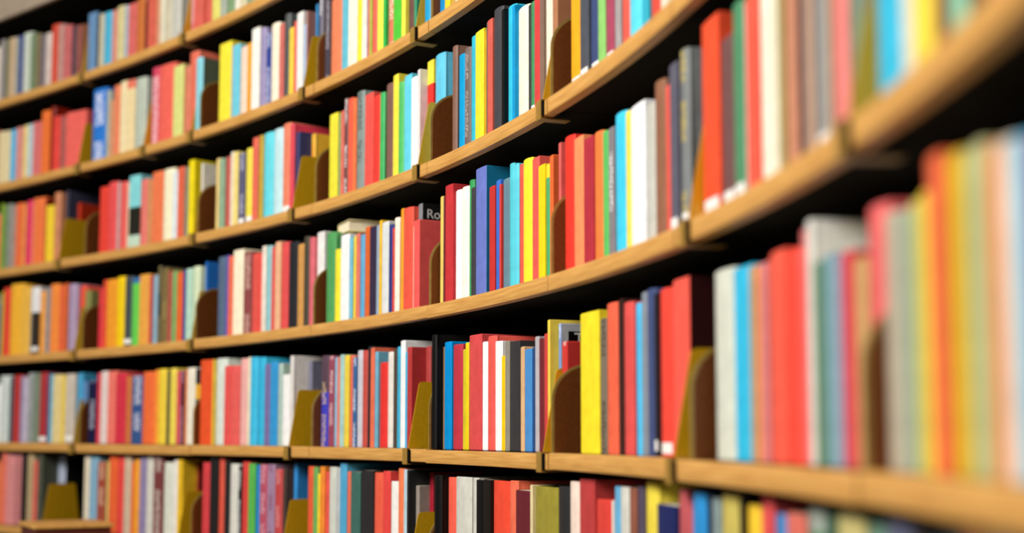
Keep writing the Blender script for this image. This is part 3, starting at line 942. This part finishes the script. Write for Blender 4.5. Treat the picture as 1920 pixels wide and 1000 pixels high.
D 62.17 31.9 182 20 8c96a0 2
D 62.63 31.5 168 20 96aa6e 2
D 63.01 20.8 179 20 bebe3c 2
D 63.42 36.2 168 20 73554b 2
D 63.84 21.8 181 20 ebd796 2
D 64.26 36.5 196 20 e6e1c8 2
D 64.72 28.3 176 20 eb785a 2
D 65.21 39.9 190 20 46555f 2
D 65.77 39.7 199 20 d7786e 2
D 66.31 35.8 180 20 e88a50 2
D 66.84 39.8 185 20 eb5f55 2
D 67.41 41.0 175 20 d8d0c0 2
D 67.93 31.9 183 20 3c4696 2
D 68.39 33.9 192 20 e06a5a 2
D 68.91 40.2 177 20 782d32 2
D 69.40 29.9 184 20 d28c64 2
D 69.82 31.3 198 20 e15a55 2
E 60.07 36.0 181 20 fcfcfc 2
E 60.50 23.2 177 20 eb8c6e 2
E 60.85 24.7 190 20 50708c 2
E 61.32 39.7 199 20 dcdcd2 2
E 61.87 36.5 193 20 6e1914 2
E 62.42 40.2 191 20 8cbed2 2
E 62.95 33.2 194 20 dc6e5f 2
E 63.45 36.0 188 20 d7a05a 2
E 63.94 32.6 189 20 c04646 2
E 64.34 23.0 166 20 f5e15a 2
E 64.66 22.1 165 20 3c3c32 2
E 65.08 37.0 170 20 3cbee1 2
E 65.62 38.6 185 20 eb5f4b 2
E 66.16 37.7 188 20 82a078 2
E 66.64 29.5 190 20 645ab4 2
E 67.02 24.5 193 20 f06e5f 2
E 67.42 32.1 171 20 96d278 2
E 67.78 19.4 172 20 f4ecd8 2
E 68.09 24.5 165 20 968cb4 2
E 68.45 27.1 174 20 0c0c0c 2
E 68.88 33.1 190 20 e8d080 2
E 69.35 35.2 189 20 f0be96 2
E 69.78 25.8 167 20 c85040 2
E 70.24 41.1 167 20 828296 2
F 59.71 20.2 190 20 f07d3c 2
F 60.08 29.8 179 20 78d2e6 2
F 60.58 40.2 192 20 787380 2
F 61.15 38.0 190 20 e07878 2
F 61.68 34.9 180 20 f0b4af 2
F 62.22 39.9 169 20 f0e6d2 2
F 62.65 19.6 187 20 46643c 2
F 63.07 38.8 183 20 e6965a 2
F 63.55 27.4 185 20 e65f55 2
F 64.02 38.7 174 20 827350 2
F 64.48 25.2 189 20 96cdaf 2
F 64.94 39.5 175 20 e8d0a0 2
F 65.38 22.7 192 20 f08250 2
F 65.80 35.2 179 20 1e2d64 2
F 66.20 22.1 171 20 dc4b4b 2
F 66.59 32.3 168 20 f0aa32 2
F 67.09 38.3 166 20 78b464 2
F 67.57 30.1 168 20 f0785a 2
F 67.92 19.5 174 20 af5069 2
F 68.32 37.5 172 20 504b3c 2
F 68.82 33.2 174 20 faf0e1 2
F 69.18 19.6 179 20 8c9b96 2
F 69.58 37.0 186 20 c8bed2 2
F 70.13 42.3 191 20 dc4b50 2"""

def book_geo(w, h, d, e, t, cuts, hinge):
    """cover: rounded spine, two boards with a hinge groove, open at the fore edge"""
    xs = [(w / 2, d)]
    if hinge: xs += [(w / 2, e + .010), (w / 2 - .0011, e + .0055)]
    n = 6
    for i in range(n + 1):
        a = math.radians(78) * (1 - 2 * i / n); ca = math.cos(math.radians(78))
        xs.append((w / 2 * math.sin(a) / math.sin(math.radians(78)), e * (1 - (math.cos(a) - ca) / (1 - ca))))
    if hinge: xs += [(-w / 2 + .0011, e + .0055), (-w / 2, e + .010)]
    xs.append((-w / 2, d))
    k = len(xs); ns = (3 if hinge else 1, (3 if hinge else 1) + n)
    r = min(.0016, w * .12)
    zs = [0, r] + cuts + [h - r, h]
    V, F, S = [], [], []
    for zi, z in enumerate(zs):
        ins = r * .7 if zi in (0, len(zs) - 1) else 0
        for (x, y) in xs:
            V.append((x * (1 - ins / (w / 2)), y + (ins if y <= e + 1e-6 else 0), z))
    for zi in range(len(zs) - 1):
        for i in range(k - 1):
            a = zi * k + i
            F.append((a, a + k, a + k + 1, a + 1)); S.append((zi, i, ns[0] <= i < ns[1]))
    base = len(V)
    for z in (0, h):
        for (x, y) in xs: V.append((max(-w / 2 + t, min(w / 2 - t, x)), max(y, e + t), z))
    top = (len(zs) - 1) * k
    for i in range(k - 1):
        F.append((i, i + 1, base + i + 1, base + i)); S.append((0, i, False))
        F.append((top + i, base + k + i, base + k + i + 1, top + i + 1)); S.append((len(zs) - 2, i, False))
        F.append((base + i, base + i + 1, base + k + i + 1, base + k + i)); S.append((0, i, False))
    for i in (0, k - 1):
        q = [zi * k + i for zi in range(len(zs))] + [base + k + i, base + i]
        F.append(tuple(q if i == 0 else q[::-1])); S.append((0, i, False))
    return V, F, S, k

def parse(tok):
    o = {'bands': [], 'ink': None, 'w': False, 'side': None, 'flag': ''}
    for t in tok:
        if t == 'w': o['w'] = True
        elif t[0] == 'b': fr, c = t[2:].split(':'); o['bands'].append((float(fr), c))
        elif t[0] == 'i': o['ink'] = t[2:]
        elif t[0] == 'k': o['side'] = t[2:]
        elif t in 'PRT': o['flag'] = t
    return o
ALB = 0.86
def albedo(h):
    return tuple(min(.9, c ** 1.06 * ALB) for c in lin(hexc(h)))
def paint(S, nz, zs_bands, main, side, ink, inkstr, faces, verts, w, uid):
    """per face: colour, ink, uv"""
    cols, inks, uvs = [], [], []
    for (zi, i, sp), fc in zip(S, faces):
        c = main
        for (zb, hc) in zs_bands:
            if min(verts[q][2] for q in fc) >= zb - 1e-5: c = hc
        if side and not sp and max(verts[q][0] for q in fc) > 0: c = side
        a = albedo(c); ii = albedo(ink) if ink else (0, 0, 0)
        for q in fc:
            cols += [*a, 1]; inks += [*ii, inkstr if (sp and ink) else 0]
            u = min(.999, max(0, verts[q][0] / w + .5)) if sp else .02
            uvs += [uid + u, verts[q][2] + uid * .37]
    return cols, inks, uvs
def set_attrs(me, cols, inks, uvs):
    a = me.color_attributes.new('Col', 'FLOAT_COLOR', 'CORNER'); a.data.foreach_set('color', cols)
    a = me.color_attributes.new('Ink', 'FLOAT_COLOR', 'CORNER'); a.data.foreach_set('color', inks)
    u = me.uv_layers.new(name='UV'); u.data.foreach_set('uv', uvs)

import colorsys
def colour_name(h):
    r, g, b = hexc(h); hh, s, v = colorsys.rgb_to_hsv(r, g, b); hh *= 360
    if v < .26: return 'black'
    if s < .10: return 'white' if v > .88 else ('pale grey' if v > .66 else ('grey' if v > .42 else 'charcoal'))
    if s < .24:
        if v > .88: return 'cream' if 20 < hh < 80 else ('pale pink' if hh < 20 or hh > 320 else 'off-white')
        if 20 <= hh < 75: return 'beige' if v > .6 else 'taupe'
        if 75 <= hh < 170: return 'grey-green'
        if 170 <= hh < 260: return 'blue-grey' if v > .45 else 'charcoal'
        return 'mauve grey' if v > .45 else 'charcoal'
    if hh < 12 or hh >= 345:
        if v < .55: return 'maroon'
        if v < .78: return 'dark red' if s > .6 else 'dusty rose'
        return 'bright red' if s > .7 else ('coral red' if s > .5 else 'salmon pink')
    if hh < 24:
        if v < .42: return 'dark brown'
        if v < .68: return 'brown'
        return 'orange' if s > .7 else ('coral' if s > .55 else 'peach')
    if hh < 42:
        if v < .4: return 'dark brown'
        if v < .68: return 'brown'
        return 'amber' if s > .6 else ('tan' if v < .86 else 'pale peach')
    if hh < 68:
        if v < .62: return 'olive'
        return ('yellow' if s > .55 else 'pale yellow') if v > .78 else 'ochre'
    if hh < 95: return 'lime green' if v > .6 else 'olive green'
    if hh < 165: return ('green' if s > .4 else 'pale green') if v > .55 else 'dark green'
    if hh < 196: return 'cyan' if v > .75 else 'teal'
    if hh < 215: return ('sky blue' if s > .4 else 'pale blue') if v > .7 else ('slate blue' if v > .4 else 'navy')
    if hh < 250: return 'blue' if v > .7 else 'navy'
    if hh < 300: return 'violet'
    return 'plum' if v < .75 else 'pink'

table = []
for line in BOOKS.strip().split('\n'):
    t = line.split()
    table.append([t[0], math.radians(float(t[1])), float(t[2]) / 1000, float(t[3]) / 1000, float(t[4]) / 1000, t[5], int(t[6]), parse(t[7:])])
order = {}
for r in sorted(table, key=lambda q: -q[1]):
    if r[6] == 2: r.append(0); continue
    k = (r[0], bay_of(r[1])); order[k] = order.get(k, 0) + 1; r.append(order[k])

stuffV, stuffF, stuffC, stuffI, stuffU = [], [], [], [], []
pageV, pageF = [], []
lettered = {}
for uid, (row, th, w, h, sb, col, one, ex, idx) in enumerate(table):
    z = ROWS[row] + LIP
    w = w - .0005
    hard = random.random() < .55 and w > .012
    e = min(.20 * w, .0055) if hard else min(.05 * w, .0012)
    tk = min(.0024 if hard else .0009, w * .2)
    d = min(max(.105, h * .70 + random.uniform(-.006, .006)), .168 - sb)
    bands = [(f_ * h, c) for f_, c in ex['bands']]
    ink, ist = ex['ink'], .8
    cuts = [b_[0] for b_ in bands]
    V, F, S, k = book_geo(w, h, d, e, tk, cuts, hard)
    cols, inks, uvs = paint(S, 0, bands, col, ex['side'], ink, ist, F, V, w, uid + 1)
    mm = frame(th, sb, z)
    pv, pf = box_geo(-w / 2 + tk * 1.02, w / 2 - tk * 1.02, e + tk, d - (.004 if hard else .0003), (.0032 if hard else .0003), h - (.0032 if hard else .0003))
    if one == 1:
        me = bpy.data.meshes.new('book'); me.from_pydata(V, [], F); me.update()
        set_attrs(me, cols, inks, uvs)
        me.materials.append(M_COVER); me.shade_smooth(); me.set_sharp_from_angle(angle=math.radians(32))
        o = bpy.data.objects.new('book', me); C.objects.link(o); o.matrix_world = mm
        size = ('slim ' if w < .018 else ('thick ' if w > .048 else '')) 
        size = ('tall ' if h > .212 else ('short ' if h < .172 else '')) + size if len(size) < 6 or h > .212 else size
        det = ''
        if ex['w']: det = ' with white spine sticker'
        elif ex['bands']: det = ' with %s upper spine' % colour_name(ex['bands'][-1][1])
        elif ex['ink']: det = ' with printed spine'
        lab = '%s%s book%s, %s from left, %s bay, %s' % (size, colour_name(col), det, ORD[idx], ORD[bay_of(th)], ROWNAME[row])
        if len(lab.split()) > 16: lab = lab.replace(size, '', 1) if size else lab.replace(' down', '')
        tag(o, lab, 'book', 'books on the ' + ROWNAME[row])
        new_obj('page_block', pv, pf, M_PAGES, o)
        if ex['w']:
            hh = .013; z0 = random.uniform(.004, .010)
            pr = [(x, y) for (x, y, zz) in V[k:2 * k] if y <= e + 1e-6]
            pr = pr[1:-1] if len(pr) > 4 else pr
            lv = []
            for zz in (z0, z0 + hh):
                for (x, y) in pr: lv.append((x, y - .0003, zz))
            n = len(pr); lf = [(i, i + n, i + n + 1, i + 1) for i in range(n - 1)]
            so = new_obj('spine_label', lv, lf, M_STICKER, o, 60); so['label'] = 'small white library sticker'
        if ex['flag'] in ('R', 'T'): lettered[ex['flag']] = (o, w, h, d)
    else:
        n = len(stuffV)
        stuffV += [tuple(mm @ Vector(q)) for q in V]; stuffF += [tuple(i + n for i in q) for q in F]
        stuffC += cols; stuffI += inks; stuffU += uvs
        n = len(pageV)
        pageV += [tuple(mm @ Vector(q)) for q in pv]; pageF += [tuple(i + n for i in q) for q in pf]
me = bpy.data.meshes.new('shelved_books'); me.from_pydata(stuffV, [], stuffF); me.update()
set_attrs(me, stuffC, stuffI, stuffU)
me.materials.append(M_COVER); me.shade_smooth(); me.set_sharp_from_angle(angle=math.radians(32))
so = bpy.data.objects.new('shelved_books', me); C.objects.link(so)
tag(so, 'many narrower books filling the rest of the curved shelves', 'books', kind='stuff')
po = new_obj('page_blocks', pageV, pageF, M_PAGES, so); po['kind'] = 'stuff'

# pale lettering on two covers that show above lower neighbours
def cover_text(book, text, size, y, z, material, label):
    o, w, h, d = book
    cu = bpy.data.curves.new('cover_lettering', 'FONT'); cu.body = text; cu.size = size; cu.extrude = .0002
    tmp = bpy.data.objects.new('cover_lettering', cu); C.objects.link(tmp)
    bpy.context.view_layer.update()
    tme = bpy.data.meshes.new_from_object(tmp.evaluated_get(bpy.context.evaluated_depsgraph_get()))
    bpy.data.objects.remove(tmp)
    tme.materials.clear(); tme.materials.append(material)
    tme.transform(Matrix(((0, 0, 1, w / 2 + .0006), (1, 0, 0, y), (0, 1, 0, h - z), (0, 0, 0, 1))))
    lo = bpy.data.objects.new('cover_lettering', tme); C.objects.link(lo)
    lo.parent = o; lo['label'] = label
if 'R' in lettered:
    cover_text(lettered['R'], 'Rol', .026, .009, .029, M_WHITEINK, 'pale letters Rol on dark cover')
if 'T' in lettered:
    o, w, h, d = lettered['T']
    v, f = box_geo(w / 2 + .0001, w / 2 + .0004, .012, .034, h - .050, h - .012)
    p_ = new_obj('cover_panel', v, f, M_BACK, o); p_['label'] = 'black panel on grey cover'
    cover_text(lettered['T'], 'T', .026, .0215, .032, M_WHITEINK, 'pale letter T on black panel')

# cream book lying flat on top of the standing books
LYING = (33.55, .034, .1955)
def lying_book():
    th = math.radians(LYING[0])
    mm = frame(th, LYING[1], ROWS['D'] + LIP + LYING[2]) @ Matrix.Rotation(math.radians(-12), 4, 'Z')
    W, D_, T = .085, .125, .026
    V, F, S, k = book_geo(T, D_, W, .003, .002, [], True)
    # lay it down: spine height -> depth, thickness -> height
    rot = Matrix(((0, 1, 0, -W / 2), (0, 0, 1, 0), (1, 0, 0, T / 2), (0, 0, 0, 1)))
    V2 = [tuple(rot @ Vector(q)) for q in V]
    cols, inks, uvs = paint(S, 0, [], 'efe3ae', None, None, 0, F, V, T, 901)
    me = bpy.data.meshes.new('book'); me.from_pydata(V2, [], F); me.update(); set_attrs(me, cols, inks, uvs)
    me.materials.append(M_COVER); me.shade_smooth(); me.set_sharp_from_angle(angle=math.radians(32))
    o = bpy.data.objects.new('book', me); C.objects.link(o); o.matrix_world = mm
    tag(o, 'cream book lying flat on top of standing books on the fourth shelf down', 'book', 'books on the fourth shelf down')
    pv, pf = box_geo(-T / 2 + .002, T / 2 - .002, .005, W - .004, .003, D_ - .003)
    new_obj('page_block', [tuple(rot @ Vector(q)) for q in pv], pf, M_PAGES, o)
lying_book()

# ------------------------------------------------------------------ wooden step ladder in front of the far end of the bottom shelf
def ladder():
    th = math.radians(49.15)
    top = ROWS['F'] + .070
    root = bpy.data.objects.new('step_ladder', None); C.objects.link(root)
    root.matrix_world = frame(th, -.165, 0) @ Matrix.Rotation(math.radians(-20), 4, 'Z')
    tag(root, 'worn wooden step ladder in front of the bottom shelf, far left', 'step ladder')
    W, D_ = .20, .20
    def bx(name, g, m_):
        o = new_obj(name, g[0], g[1], m_, root)
        b = o.modifiers.new('bevel', 'BEVEL'); b.width = .002; b.segments = 2
        return o
    bx('top_step', box_geo(-W / 2, W / 2, -D_ / 2, D_ / 2, top - .010, top), M_STEP)
    i_ = .006
    bx('apron', box_geo(-W / 2 + i_, W / 2 - i_, -D_ / 2 + i_, D_ / 2 - i_, top - .075, top - .0102), M_REDWOOD)
    for sx in (-1, 1):
        for sy, sprd in ((-1, .20), (1, .02)):
            x, y = sx * (W / 2 - .012), sy * (D_ / 2 - .012)
            V = []
            for zz, s_ in ((0, 1), (top - .0755, 0)):
                cx, cy = x + sx * .05 * s_, y + sy * sprd * s_
                V += [(cx - .014, cy - .011, zz), (cx + .014, cy - .011, zz), (cx + .014, cy + .011, zz), (cx - .014, cy + .011, zz)]
            F = [(0, 3, 2, 1), (4, 5, 6, 7), (0, 1, 5, 4), (1, 2, 6, 5), (2, 3, 7, 6), (3, 0, 4, 7)]
            new_obj('leg', V, F, M_STEP, root)
    for n in range(1, 4):
        zz = top * n / 4; s_ = 1 - zz / top; yy = -(D_ / 2 - .02) - .20 * s_
        bx('tread', box_geo(-W / 2 - .03 * s_, W / 2 + .03 * s_, yy - .03, yy + .06, zz - .02, zz), M_STEP)
ladder()
